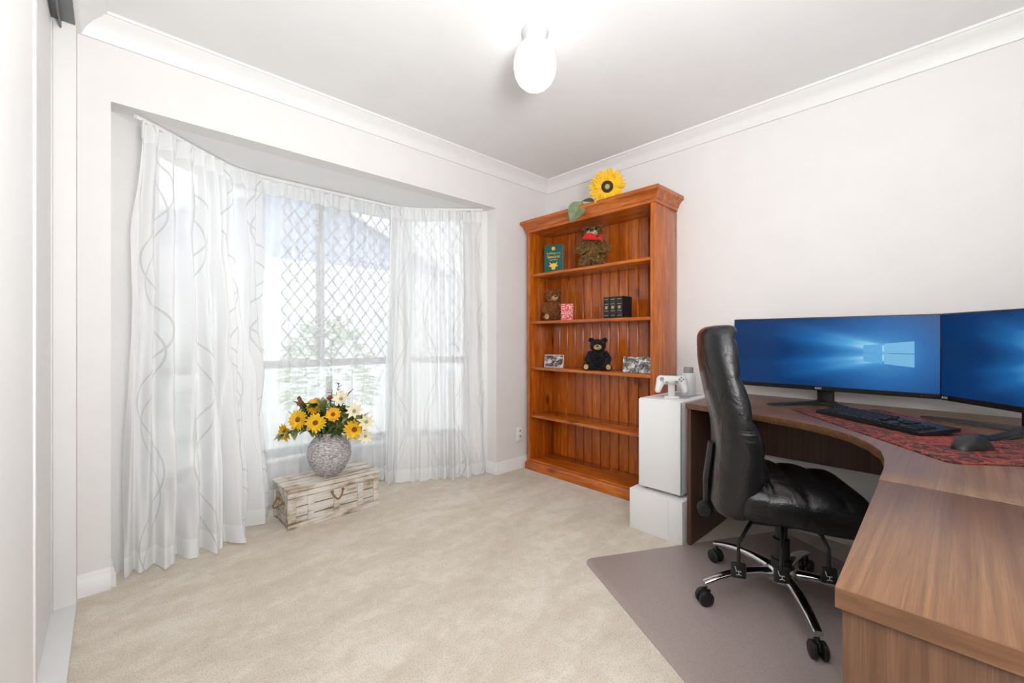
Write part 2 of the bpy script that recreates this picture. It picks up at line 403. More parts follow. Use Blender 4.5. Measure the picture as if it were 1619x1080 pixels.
# windows : frame + mullion + transom + glass + grille
def window(name, p, q, nmull, grille=False, sash=None):
    p, q = Vector(p), Vector(q); d = (q-p); L = d.length; ang = math.atan2(d.y, d.x)
    W = Matrix.Translation((p.x, p.y, 0)) @ Matrix.Rotation(ang, 4, 'Z')
    z0, z1, zr = .268, 2.07, .885
    root = bpy.data.objects.new(name, None); C.objects.link(root); root.location = (p.x,p.y,z0); root.rotation_euler = (0,0,ang); struct(root)
    f = MB()
    f.box(0,.06,.03,.09,z0,z1,.004,W); f.box(L-.06,L,.03,.09,z0,z1,.004,W)
    f.box(.06,L-.06,.03,.09,z0,z0+.05,.004,W); f.box(.06,L-.06,.03,.09,z1-.05,z1,.004,W)
    f.build('window_frame', M['frame'], root)
    r = MB(); r.box(.06,L-.06,.028,.085,zr-.025,zr+.025,.004,W); r.build('transom', M['frame'], root)
    for k in range(1, nmull+1):
        x = L*k/(nmull+1)
        MB().box(x-.022,x+.022,.03,.085,zr+.025,z1-.05,.004,W).build('mullion', M['frame'], root)
    MB().box(.06,L-.06,.056,.060,z0+.05,z1-.05,0,W).build('pane', M['glass'], root)
    if grille:
        g = MB(); s = .085; a0, a1 = sash; zb, zt = zr+.025, z1-.05
        def clip(x0, z_0, sg):
            pts = []
            k = 1.35*sg
            xs = sorted([a0, a1, x0+(zb-z_0)/k, x0+(zt-z_0)/k])
            xm0, xm1 = xs[1], xs[2]
            for X in (xm0, xm1): pts.append((X, z_0+k*(X-x0)))
            return pts if all(zb-1e-3 <= Z <= zt+1e-3 and a0-1e-3 <= X <= a1+1e-3 for X, Z in pts) and pts[1][0]-pts[0][0] > .005 else None
        n = int((a1-a0+1.2)/s)+2
        for i in range(-14, n+14):
            for sg in (1,-1):
                c = clip(a0+i*s, zb, sg)
                if c: g.tube([(c[0][0],.075,c[0][1]),(c[1][0],.075,c[1][1])], .0042, 4, W)
        g.build('security_grille', M['grille'], root)
    return root
window('window_1', bay[0].lerp(bay[1],KL), bay[1], 0)
window('window_2', bay[1], bay[2], 1, True, (.36,1.16))
window('window_3', bay[2], bay[2].lerp(bay[3],KR), 0, True, (.06,.49))
# cornices (cove profile, mitred)
prof = [(0,H-.09),(.012,H-.09),(.018,H-.078),(.03,H-.055),(.05,H-.035),(.075,H-.02),(.082,H-.012),(.09,H-.012),(.09,H)]
def sweep(name, a, b_, na, nb, inn, mat, prof):
    a, b_, inn = Vector(a), Vector(b_), Vector(inn); d = (b_-a).normalized()
    rs = []
    for P_, sgn in ((a, na), (b_, nb)):
        rs.append([Vector((*(P_ + inn*t + d*(t*sgn)), z)) for t, z in prof] + [Vector((*P_, prof[-1][1]))])
    return struct(MB().rings(rs).build(name, mat))
sweep('trim_2', (XL,YW), (XW,YW), 1, -1, (0,-1), M['trim'], prof)
sweep('trim_3', (XW,YB), (XW,YW), 0, -1, (-1,0), M['trim'], prof)
sweep('trim_4', (XL,YB), (XL,YW), 0, -1, (1,0), M['trim'], prof)
sk = [(0,0),(.016,0),(.016,.06),(.011,.066),(.011,.078),(.006,.09),(0,.09)]
def skirt(name, a, b_, na, nb, inn): return sweep(name, a, b_, na, nb, inn, M['trim'], sk)
skirt('baseboard_north', (XL,YW), (0,YW), 0, 0, (0,-1))
skirt('baseboard_north', (2.18,YW), (XW,YW), 0, -1, (0,-1))
skirt('baseboard_east', (XW,YB), (XW,YW), 0, -1, (-1,0))
skirt('baseboard_bay', (0,YW+.002), (0,YW+.11), 0, 0, (1,0))
skirt('baseboard_bay', (2.18,YW+.002), (2.18,YW+.11), 0, 0, (-1,0))
# wardrobe : two sliding doors, floor and head tracks
def sliding(name, x, y0, y1):
    root = bpy.data.objects.new(name, None); C.objects.link(root); root.location = (x,(y0+y1)/2,.02); struct(root)
    MB().box(x-.018,x,y0+.028,y1-.028,.02,2.275).build('door_panel', M['door'], root)
    for ya in (y0, y1-.028): MB().box(x-.024,x+.004,ya,ya+.028,.02,2.275,.004).build('door_stile', M['alu'], root)
sliding('door_1', -.118, -.24, 1.36)
sliding('door_2', -.165, 1.26, 2.395)
struct(MB().box(-.20,XL+.002,-.25,2.40,0,.016,.003).build('trim_5', M['trim']))
b = MB(); b.box(-.195,-.185,-.25,2.40,2.255,2.30); b.box(-.145,-.139,-.25,2.40,2.265,2.30); b.box(-.195,-.102,-.25,2.40,2.294,2.30)
struct(b.build('trim_6', M['greyalu']))

# ------------------------------------------------------------------ curtains
def polysmooth(pts, n, it):
    pts = [Vector(p) for p in pts]; L = [0]
    for a, b_ in zip(pts, pts[1:]): L.append(L[-1]+(b_-a).length)
    out = []
    for i in range(n+1):
        s = L[-1]*i/n; k = 0
        while k < len(L)-2 and L[k+1] < s: k += 1
        t = (s-L[k])/(L[k+1]-L[k]); out.append(pts[k].lerp(pts[k+1], t))
    for _ in range(it):
        out = [out[0]]+[(out[i-1]+out[i]*2+out[i+1])/4 for i in range(1,n)]+[out[-1]]
    return out
def curtain(name, label, top, bot, folds, at, ab, mat, seed, zt=2.045, zb=.012, crump=.03):
    n = folds*14; nv = 56; rnd = random.Random(seed)
    T = polysmooth(top, n, 25); B = polysmooth(bot, n, 25)
    ph = [rnd.uniform(-1.1,1.1) for _ in range(folds+4)]; am = [rnd.uniform(.3,1.5) for _ in range(folds+4)]
    def normal(Pl, i):
        d = (Pl[min(i+1,n)]-Pl[max(i-1,0)]).normalized(); return Vector((d.y,-d.x))
    bm = bmesh.new(); uvl = bm.loops.layers.uv.new('UVMap'); V = []
    Lw = sum((a-b_).length for a, b_ in zip(T, T[1:]))*1.5
    for i in range(n+1):
        s = i/n
        k = max(0, min(folds+1, s*folds + .8*noise.noise(Vector((s*3.3+seed*1.7, .3, .8))))); ki = int(k); fr = k-ki
        col = []
        a_ = am[ki]*(1-fr)+am[ki+1]*fr; p_ = ph[ki]*(1-fr)+ph[ki+1]*fr
        for j in range(nv+1):
            t = j/nv                                  # 0 top .. 1 bottom
            P_ = T[i].lerp(B[i], t); N_ = (normal(T,i)*(1-t)+normal(B,i)*t).normalized()
            D_ = Vector((-N_.y, N_.x))
            # folds are tight at the heading, wander sideways and open out towards the hem
            wob = noise.noise(Vector((s*5+seed, t*2.2, 3.1)))*min(1,t*4)
            amp = (at*(1-t)+ab*t)*(a_*min(1,.35+t*1.6)+1-min(1,.35+t*1.6))
            sh = math.sin(2*PI*k + p_*t*2.4 + wob*3.2) + .3*math.sin(4*PI*k+1.3*p_+t*1.5)
            if t < .05: sh = sh*.6 + .4*math.sin(4*PI*k)
            cr = (noise.noise(Vector((s*folds*1.3, t*5.5+seed, 9.7)))+.5*noise.noise(Vector((s*folds*2.9, t*13+seed, 4.2))))*crump*min(1,t*5)
            off = amp*sh*.85 + cr
            z = zt+(zb-zt)*t
            q = P_ + N_*off + D_*(wob*.03)
            col.append(bm.verts.new((q.x,q.y,z)))
        V.append(col)
    for i in range(n):
        for j in range(nv):
            f = bm.faces.new((V[i][j],V[i+1][j],V[i+1][j+1],V[i][j+1]))
            for lp, (ii, jj) in zip(f.loops, ((i,j),(i+1,j),(i+1,j+1),(i,j+1))):
                lp[uvl].uv = (Lw*ii/n, zb+(zt-zb)*(1-jj/nv))
    o = T[n//2]; org = Vector((o.x,o.y,0)); bm.transform(Matrix.Translation(-org))
    me = bpy.data.meshes.new(name); bm.to_mesh(me); bm.free(); me.materials.append(mat)
    for p in me.polygons: p.use_smooth = True
    ob = bpy.data.objects.new(name, me); C.objects.link(ob); ob.location = org
    return tag(ob, label, 'curtain', 'voile curtains around the bay')
curtain('curtain', 'white vine-patterned voile curtain hanging at the left end of the bay beside the wardrobe',
        [(.09,2.545),(.14,2.58),(.52,2.90),(.66,2.935)], [(.035,2.545),(.20,2.54),(.46,2.57),(.64,2.82)], 10, .028, .060, M['sheer_side'], 3)
curtain('curtain', 'thin see-through white curtain across the middle of the bay behind the flowers',
        [(.58,2.975),(1.66,2.975)], [(.58,2.985),(1.64,2.985)], 11, .030, .044, M['sheer_mid'], 5)
curtain('curtain', 'white vine-patterned voile curtain at the right end of the bay near the bookcase',
        [(1.52,2.925),(1.68,2.86),(2.04,2.62),(2.09,2.57)], [(1.44,2.88),(1.70,2.71),(1.98,2.58),(2.13,2.56)], 9, .028, .056, M['sheer_side'], 8)
tk = [Vector((*p,2.058)) for p in polysmooth([(.08,2.55),(.14,2.59),(.52,2.94),(.62,2.965),(1.60,2.965),(1.68,2.93),(2.04,2.62),(2.10,2.56)], 60, 6)]
tag(MB().tube(tk, .011, 6).build('curtain_track', M['trim'], None, (1.1,2.965,2.058)), 'slim white curtain track bent around the bay under its ceiling', 'curtain track')

# ------------------------------------------------------------------ bookcase
X0, X1, Y0, Y1 = 2.47, 2.765, 1.32, 2.44
bk = thing('bookcase', 'tall orange varnished pine bookcase with crown moulding standing in the corner', 'bookcase', ((X0+X1)/2,(Y0+Y1)/2,0))
for ya in (Y0, Y1-.032): MB().box(X0,X1,ya,ya+.032,.0,1.95,.003).build('side_panel', M['pine_v'], bk)
b = MB(); nb_ = 13; w = (Y1-Y0-.064)/nb_
for i in range(nb_):
    y = Y0+.032+i*w; b.box(X1-.018,X1-.004,y+.0006,y+w-.0006,.06,1.95,.0055,None,1)
b.build('back_panel', M['pine_b'], bk)
SH = [1.578, 1.198, .828, .442]
for z in SH: MB().box(X0+.012,X1-.018,Y0+.032,Y1-.032,z-.022,z,.004).build('shelf', M['pine_h'], bk)
MB().box(X0+.004,X1-.018,Y0+.032,Y1-.032,.062,.084,.004).build('base_shelf', M['pine_h'], bk)
MB().box(X0,X1-.018,Y0+.032,Y1-.032,1.925,1.95,.002).build('top_board', M['pine_h'], bk)
def surround(pr, name, mat):
    rs = [[Vector((X1,Y0-d,z)),Vector((X0-d,Y0-d,z)),Vector((X0-d,Y1+d*.8,z)),Vector((X1,Y1+d*.8,z))] for d, z in pr]
    MB().rings(rs).build(name, mat, bk, smooth=30)
surround([(.001,1.912),(.006,1.912),(.006,1.93),(.014,1.936),(.018,1.95),(.028,1.966),(.042,1.976),(.048,1.98),(.048,2.0),(.044,2.005)], 'crown_moulding', M['pine_h'])
surround([(.014,0),(.014,.05),(.010,.06),(.003,.068),(.001,.068)], 'plinth', M['pine_h'])

# ---- bears
tex = bpy.data.textures.new('fur_clumps', 'CLOUDS'); tex.noise_scale = .011; tex.noise_depth = 2
def bear(loc, rotz, h, furm, muzm, padm, label, upright=False, fluff=.06, wide=1.0):
    t = thing('teddy_bear', label, 'teddy bear', loc, R(rotz), None); t.scale = (wide, wide, 1)
    b = MB()
    def cap(p, q, r0, r1, n=6):
        for i in range(n+1):
            k = i/n; b.ell([(p[a]*(1-k)+q[a]*k)*h for a in range(3)], (r0*(1-k)+r1*k)*h, None, 2)
    E = lambda c, r: b.ell([x*h for x in c], [x*h for x in r], None, 3)
    if upright:
        E((0,0,.33),(.20,.17,.25)); E((0,-.02,.50),(.155,.13,.15)); E((0,-.05,.78),(.155,.15,.15)); cap((0,-.03,.6),(0,-.04,.7),.11,.11,2)
        for s in (-1,1):
            E((s*.125,-.03,.915),(.055,.035,.055))
            cap((s*.15,-.02,.56),(s*.24,-.10,.42),.07,.065); cap((s*.24,-.10,.42),(s*.20,-.18,.34),.065,.06)
            cap((s*.12,-.02,.22),(s*.15,-.10,.09),.11,.085); E((s*.16,-.17,.055),(.075,.12,.055))
        hz, hy, my = .78, -.05, -.21
    else:
        E((0,0,.29),(.22,.19,.28)); E((0,-.03,.71),(.20,.18,.185)); cap((0,-.01,.5),(0,-.02,.6),.13,.13,2)
        for s in (-1,1):
            E((s*.165,-.01,.875),(.07,.045,.07))
            cap((s*.18,-.02,.49),(s*.27,-.10,.33),.075,.07); cap((s*.27,-.10,.33),(s*.23,-.22,.22),.07,.07)
            cap((s*.12,-.05,.115),(s*.25,-.27,.10),.115,.085); E((s*.27,-.33,.115),(.085,.055,.115))
        hz, hy, my = .71, -.03, -.2
    o = b.build('body', furm, t, local=True)
    rm = o.modifiers.new('weld', 'REMESH'); rm.mode = 'VOXEL'; rm.voxel_size = h*.016; rm.use_smooth_shade = True
    sm = o.modifiers.new('soft', 'SMOOTH'); sm.iterations = 4
    dp = o.modifiers.new('fur', 'DISPLACE'); dp.texture = tex; dp.strength = h*fluff; dp.mid_level = .45; dp.texture_coords = 'LOCAL'
    MB().ell((0,my*h,(hz-.04)*h),(.10*h,.09*h,.08*h)).build('muzzle', muzm, t, local=True)
    MB().ell((0,(my-.09)*h,(hz-.005)*h),(.036*h,.02*h,.026*h)).build('nose', M['eye'], t, local=True)
    for s in (-1,1):
        MB().ell((s*.075*h,(hy-.155)*h,(hz+.06)*h),.023*h).build('eye', M['eye'], t, local=True)
        if not upright:
            MB().ell((s*.27*h,-.388*h,.115*h),(.06*h,.012*h,.075*h)).build('foot_pad', padm, t, local=True)
    return t
bear((2.60,1.885,SH[0]), -58, .325, M['fur_grizzly'], M['fur_pale'], M['fur_tan'], 'shaggy grey-brown plush bear standing on the top shelf with red plush in its mouth', True, .12, 1.24)
# red plush held in the mouth
t = thing('plush_fish', 'red plush fish held in the mouth of the shaggy bear', 'plush toy', (2.495,1.816,1.776), R(-58))
rs = []
for i in range(13):
    k = i/12; x = -.066+.11*k; r = .024*math.sin(PI*(.06+.9*k))**.7
    rs.append([Vector((x, .55*r*math.cos(a*PI/6), r*math.sin(a*PI/6)+.012*math.sin(k*4))) for a in range(12)])
MB().rings(rs).build('body', M['redplush'], t, local=True)
MB().prism([(.034,-.004),(.074,.028),(.064,0),(.074,-.030)], -.004, .004, 0, Matrix.Rotation(R(90),4,'X')).build('tail', M['redplush'], t, local=True)
bear((2.60,2.275,SH[1]), -35, .27, M['fur_brown'], M['fur_tan'], M['fur_tan'], 'brown plush bear sitting on the second shelf beside the small red book', False, .11, 1.05)
bear((2.595,1.835,SH[2]), -58, .25, M['fur_black'], M['fur_tan'], M['fur_tan'], 'black plush bear with tan muzzle and foot pads on the third shelf', False, .06, 1.15)

# ---- books and cards
bo = thing('book', 'teal hardback with gold lettering propped upright on the top shelf', 'book', (2.575,2.245,SH[0]), R(-68))
w, h, d = .155, .225, .022
MB().box(-w/2+.003,w/2-.002,-d/2+.003,d/2-.003,.003,h-.003).build('pages', M['paper'], bo, local=True)
b = MB(); b.box(-w/2,w/2,-d/2,-d/2+.003,0,h,.001); b.box(-w/2,w/2,d/2-.003,d/2,0,h,.001); b.box(-w/2,-w/2+.003,-d/2,d/2,0,h,.001)
b.build('cover', M['teal'], bo, local=True)
def bt(txt, size, z, x=0): text_mesh(txt, size, M['gold'], bo, 'lettering', Matrix.Translation((x,-d/2-.0008,z)) @ STAND)
bt('The', .017, .158, -.045); bt('Way', .027, .158, -.006); bt('of the', .015, .158, .042); bt('Samurai', .033, .131); bt('Inazo Nitobe', .013, .107)
b = MB()
for k in range(5):
    a = k*2*PI/5+PI/2; b.lathe([(.0,-.0006),(.007,-.0006),(.007,.0006),(0,.0006)], 10, Matrix.Translation((.0+.009*math.cos(a),-d/2-.0006,.196+.009*math.sin(a))) @ STAND)
b.build('flower_emblem', M['gold'], bo, local=True)
b = MB()
prs = [(-.012,.028),(.012,.028),(.018,.05),(.04,.056),(.03,.066),(.022,.064),(.036,.09),(.012,.074),(.0,.082),(-.012,.074),(-.036,.09),(-.022,.064),(-.03,.066),(-.04,.056),(-.018,.05)]
b.prism(prs, 0, .0008, 0, Matrix.Translation((0,-d/2,0)) @ STAND)
b.build('crest_emblem', M['gold'], bo, local=True)
rb = thing('book', 'tiny red and pink book standing beside the brown plush bear', 'book', (2.545,2.085,SH[1]), R(-62))
MB().box(-.044,.044,-.012,.012,.003,.122).build('pages', M['paper'], rb, local=True)
b = MB(); b.box(-.046,.046,-.015,-.012,0,.125,.001); b.box(-.046,.046,.012,.015,0,.125,.001); b.box(-.046,-.043,-.015,.015,0,.125,.001)
b.build('cover', M['redprint'], rb, local=True)
wh = ['leftmost', 'middle', 'rightmost']
for k in range(3):
    y = 1.715-.052*k
    bb = thing('book', 'thick black book with gold banded spine on the second shelf, %s of the three' % wh[k], 'book', (2.585,y,SH[1]), 0, 'black books on the second shelf')
    MB().box(-.05,.056,-.021,.021,.003,.147).build('pages', M['paper'], bb, local=True)
    b = MB(); b.box(-.058,.058,-.025,-.021,0,.15,.001); b.box(-.058,.058,.021,.025,0,.15,.001); b.box(-.062,-.05,-.025,.025,0,.15,.004); b.box(-.058,.058,-.022,.022,.146,.150,.001)
    b.build('cover', M['blackbook'], bb, local=True)
    for z in (.02,.052,.10,.132): MB().box(-.0628,-.0615,-.016,.016,z-.0016,z+.0016).build('gilt_band', M['dimgold'], bb, local=True)
    MB().box(-.0628,-.0615,-.010,.010,.066,.086).build('gilt_panel', M['dimgold'], bb, local=True)
def plaque(label, loc, rz, w, h, mt):
    t = thing('photo_card', label, 'picture card', loc, R(rz))
    tilt = Matrix.Rotation(R(-8),4,'X')
    MB().box(-w/2,w/2,-.004,.004,.001,h,.001,tilt).build('board', M['card2'] if mt == 'card2' else M['carton'], t, local=True)
    MB().box(-w/2+.004,w/2-.004,-.0052,-.0038,.005,h-.004,0,tilt).build('print', M[mt], t, local=True)
    MB().box(-.015,.015,.008,.05,0,.004).build('foot', M['blackm'], t, local=True)
plaque('landscape picture card leaning on the third shelf left of the black bear', (2.56,2.235,SH[2]), -75, .165, .10, 'card1')
plaque('grey animal picture card leaning on the third shelf right of the black bear', (2.545,1.495,SH[2]), -80, .19, .108, 'card2')

# ------------------------------------------------------------------ flowers
def petal_ring(mb, Mx, n, r0, r1, w, lift, droop, rot=0, jit=.12, tip=.6, rnd=random):
    for k in range(n):
        a = 2*PI*k/n+rot+rnd.uniform(-jit,jit); L = (r1-r0)*rnd.uniform(.88,1.08); li = lift+rnd.uniform(-.12,.12)
        def fn(u, v):
            x = r0+L*u; ww = w*math.sin(PI*min(1,(.12+.88*u)**tip*1.0)) if u < 1 else 0
            y = (v-.5)*ww
            z = L*(li*u - droop*u*u) + abs(v-.5)*ww*.35
            return Vector((x*math.cos(a)-y*math.sin(a), x*math.sin(a)+y*math.cos(a), z))
        mb.grid(fn, 5, 2, Mx)
def leafshape(mb, base, dirv, L, w, bend=.3, up=Vector((0,0,1))):
    d = Vector(dirv).normalized(); s = d.cross(up)
    if s.length < .05: s = Vector((1,0,0))
    s.normalize(); n = s.cross(d)
    def fn(u, v):
        ww = w*math.sin(PI*u**.75) if 0 < u < 1 else .0006
        return Vector(base)+d*(L*u)+s*((v-.5)*ww)+n*(-bend*L*u*u + abs(v-.5)*ww*.5)
    mb.grid(fn, 6, 2)
# artificial sunflower lying on the bookcase
fp = Vector((2.46,1.665,2.090)); fn_ = Vector((-.80,-.56,-.16)).normalized()
sf = thing('sunflower', 'large artificial sunflower lying on top of the bookcase with its leaf hanging over', 'flower', (2.56,1.9,2.005))
FM = frame_to(fp, fn_)
b = MB(); petal_ring(b, FM, 30, .036, .132, .027, .12, .05, tip=.9); petal_ring(b, FM @ Matrix.Translation((0,0,.006)), 28, .036, .120, .026, .26, .05, .1, tip=.9); petal_ring(b, FM @ Matrix.Translation((0,0,.012)), 24, .034, .098, .024, .42, .05, .2, tip=.9)
b.build('petals', M['petal'], sf, recalc=False)
MB().lathe([(.0,-.008),(.046,-.006),(.05,.006),(.04,.016),(.02,.018),(0,.016)], 28, FM).build('seed_head', M['seed'], sf)
MB().lathe([(.0,.012),(.018,.0165),(.016,.021),(0,.022)], 20, FM).build('seed_centre', M['leaf2'], sf)
MB().tube([fp-fn_*.005, fp-fn_*.03+Vector((0,.02,-.02)), (2.52,1.76,2.022),(2.56,1.9,2.013),(2.58,2.12,2.013)], .006, 8).build('stem', M['stem'], sf)
for args in (((2.50,1.80,2.026), (-.62,.5,.10), .10, .07, .1), ((2.435,1.855,2.03), (-.15,.35,-.62), .165, .125, -.1, Vector((-.8,-.5,.2)))):
    b = MB(); leafshape(b, *args); b.build('leaf', M['leafgrey'], sf, recalc=False)

# chest
cb = thing('storage_box', 'low white-washed wooden chest with rope handles under the bay window', 'chest', (.975,2.69,0), R(1))
bx0,bx1,by0,by1 = -.262,.262,-.135,.135
b = MB()
for k in range(3):
    z = .008+k*.056
    b.box(bx0,bx1,by0,by0+.016,z,z+.051,.003); b.box(bx0,bx1,by1-.016,by1,z,z+.051,.003)
    b.box(bx0,bx0+.016,by0+.017,by1-.017,z,z+.051,.003); b.box(bx1-.016,bx1,by0+.017,by1-.017,z,z+.051,.003)
b.build('body', M['wash'], cb, local=True)
MB().box(bx0+.007,bx1-.007,by0+.007,by1-.007,.006,.17).build('inner_frame', M['gapwood'], cb, local=True)
for xa in (bx0,-.165,-.02,.125,bx1-.035): MB().box(xa,xa+.035,by0-.008,by0+.001,.031,.170,.002).build('batten', M['wash'], cb, local=True)
MB().box(bx0-.008,bx0,by0-.008,by0+.03,.031,.170,.002).build('batten', M['wash'], cb, local=True)
MB().box(bx0-.008,bx0,by1-.03,by1,.004,.170,.002).build('batten', M['wash'], cb, local=True)
MB().box(bx0-.010,bx1+.004,by0-.010,by0,.0,.03,.002).build('bottom_rail', M['wash'], cb, local=True)
b = MB()
for k in range(4):
    y = by0-.012+k*.0735; b.box(bx0-.012,bx1+.012,y,y+.0700,.205,.223,.003)
b.box(bx0-.010,bx1+.010,by0-.011,by0+.006,.174,.203,.003); b.box(bx0-.010,bx1+.010,by1-.004,by1+.010,.176,.203,.003)
b.box(bx0-.010,bx0+.004,by0,by1,.176,.203,.003); b.box(bx1-.004,bx1+.010,by0,by1,.176,.203,.003)
b.build('lid', M['wash'], cb, local=True)
MB().box(bx0+.002,bx1-.002,by0+.002,by1-.002,.170,.207).build('lid_lining', M['gapwood'], cb, local=True)
def rope(p, q, sag, outv, rr=.005):
    pts = []
    for i in range(13):
        k = i/12; P_ = Vector(p).lerp(Vector(q), k); pts.append(P_ + (Vector((0,0,-sag)) + Vector(outv))*math.sin(PI*k)**.7)
    b = MB(); b.tube(pts, rr, 8); b.ell(p, .009, None, 2); b.ell(q, .009, None, 2)
    b.build('rope_handle', M['rope'], cb, local=True)
rope((-.032,by0-.013,.16),(.032,by0-.013,.16),.045,(0,-.012,0))
rope((bx0-.008,-.05,.13),(bx0-.008,.05,.13),.03,(-.035,0,0))
# vase
vp = Vector((.985,2.695,.2235))
vs = thing('vase', 'round speckled grey stone vase on the white-washed chest', 'vase', vp)
MB().lathe([(0,0),(.062,0),(.068,.006),(.094,.035),(.118,.08),(.129,.125),(.124,.165),(.104,.205),(.078,.232),(.062,.243),(.060,.252),(.064,.258),(.058,.258),(.052,.248),(.07,.225),(.09,.19),(0,.17)], 40).build('body', M['vase'], vs, local=True)
mouth = vp+Vector((0,0,.24)); RT = Vector((.728,-.686,0)); FW = Vector((.686,.728,0))
def bq(du, dv, fwd):                       # offset from the vase axis: sideways, up from the vase mouth, away from the door
    return mouth + RT*du + Vector((0,0,dv)) + FW*fwd
def stem_pts(e): return [mouth+Vector((0,0,-.08)), mouth+(e-mouth)*.15+Vector((0,0,.02)), mouth.lerp(e,.6)+Vector((0,0,.03)), e]
def bloom(name, label, cat, pos, dirv, r, pm, cm, n, w, two=True, lift=.25, cr=.3, group=None):
    t = thing(name, label, cat, mouth, 0, group); Fm = frame_to(pos, dirv)
    b = MB(); petal_ring(b, Fm, n, r*cr*.7, r, w, lift, .12)
    if two: petal_ring(b, Fm @ Matrix.Translation((0,0,.006)), n-2, r*cr*.6, r*.82, w, lift+.22, .1, .3)
    b.build('petals', pm, t, recalc=False)
    MB().lathe([(0,-.004),(r*cr,-.003),(r*cr*1.05,.006),(r*cr*.6,.013),(0,.013)], 18, Fm).build('flower_centre', cm, t)
    pts = stem_pts(pos-Vector(dirv).normalized()*.006); MB().tube(pts, .003, 6).build('stem', M['stem'], t)
g = 'flowers in the grey vase'
SFL = [(-.13,.115,-.12,(-.75,-.6,.25),.066,'yellow sunflower with dark orange centre, upper left in the grey vase'),
       (-.02,.100,-.14,(-.5,-.8,.3),.062,'yellow sunflower facing forward just above the vase neck'),
       (.195,.055,-.11,(-.35,-.9,.15),.066,'yellow sunflower on the right side of the bouquet'),
       (-.235,.03,-.07,(-.95,-.3,-.15),.060,'yellow sunflower drooping at the far left of the bouquet'),
       (-.055,.185,-.07,(-.6,-.6,.5),.056,'golden sunflower tilted upward at the top left of the bouquet'),
       (.075,.145,-.12,(-.5,-.8,.35),.048,'small golden sunflower in the middle of the bouquet')]
for du, dv, fw, dr, r, lb in SFL:
    bloom('sunflower', lb, 'flower', bq(du,dv,fw), dr, r, M['petal'] if r > .059 else M['petal_deep'], M['seed_or'], 17, .027, group=g)
WH = [(.195,.165,-.11,(-.4,-.8,.4),.056,'cream lily-like flower at the upper right of the bouquet'),
      (.265,.10,-.11,(-.3,-.95,.2),.054,'cream flower hanging at the far right of the bouquet'),
      (.265,.02,-.12,(-.3,-.9,-.1),.048,'cream flower drooping low at the right of the bouquet'),
      (.11,.235,-.09,(-.5,-.7,.5),.056,'cream flower at the top of the bouquet')]
for du, dv, fw, dr, r, lb in WH:
    bloom('cream_flower', lb, 'flower', bq(du,dv,fw), dr, r, M['cream'], M['leaf2'], 9, .026, False, .5, .18, g)
RS = [(-.15,.20,-.06,(-.6,-.6,.5),.022,'small rust-red flower at the left top of the bouquet'),
      (.03,.23,-.06,(-.4,-.6,.7),.024,'small rust-red flower near the top centre of the bouquet')]
for du, dv, fw, dr, r, lb in RS:
    bloom('rust_flower', lb, 'flower', bq(du,dv,fw), dr, r, M['rust'], M['seed_or'], 9, .012, True, .5, .2, g)
rnd = random.Random(21)
NS_ = 22
for k in range(NS_):
    if k < 5: du, dv, fw = (.07,.14,.03,-.18,-.22)[k], (.31,.27,.28,.22,.13)[k], -.03
    else:
        q_ = k-5; du = -.23+.46*((q_*7) % 17)/16; dv = (.03+.21*((q_*5) % 17)/16)*(1-.35*abs(du)/.25); fw = -.11+.11*((q_*3) % 17)/16
    e = bq(du, dv, fw)
    t = thing('leaf_sprig', 'leafy filler sprig in the grey vase', 'foliage', mouth, 0, 'leafy sprigs in the grey vase')
    P_ = stem_pts(e); MB().tube(P_, .0022, 5).build('stem', M['stem'], t)
    b = MB(); small = k < 5; nl = 12 if small else 38
    for j in range(nl):
        f = .2+.8*j/(nl-1); i = min(int(f*3), 2); q = P_[i].lerp(P_[i+1], f*3-i)
        ax = (P_[3]-P_[0]).normalized(); dr = ax*.5+Vector((rnd.uniform(-1,1),rnd.uniform(-1,.6),rnd.uniform(-.7,.6)))
        leafshape(b, q, dr, rnd.uniform(.03,.045) if small else rnd.uniform(.05,.075), .016 if small else rnd.uniform(.030,.046), rnd.uniform(0,.4))
    b.build('leaves', M['rust'] if k in (1,3) else M['leaf2'] if k in (0,2,4) or k % 2 == 1 else M['leaf'], t, recalc=False)

# ------------------------------------------------------------------ ceiling lamp
cl = thing('ceiling_light', 'lit white opal glass ceiling light in the middle of the ceiling', 'ceiling light', (1.348,1.284,H))
MB().lathe([(0,0),(.060,0),(.060,-.010),(.056,-.014),(.056,-.020),(.053,-.024),(.053,-.032),(.050,-.036),(.050,-.052),(.046,-.056),(0,-.056)], 32).build('base', M['lampbase'], cl, local=True)
MB().lathe([(.0,-.048),(.046,-.048),(.054,-.056),(.070,-.072),(.083,-.096),(.091,-.126),(.0925,-.155),(.087,-.190),(.073,-.218),(.053,-.238),(.03,-.250),(0,-.254)], 40).build('glass_globe', M['globe'], cl, local=True)

# wall outlet
wo = thing('power_outlet', 'white wall power outlet low beside the bookcase', 'outlet', (2.43,YW,.28))
MB().box(-.036,.036,-.008,0,-.058,.058,.003).build('plate', M['trim'], wo, local=True)
for z in (-.02,.025): MB().box(-.008,.008,-.012,-.007,z-.008,z+.008,.002).build('switch', M['grey'], wo, local=True)

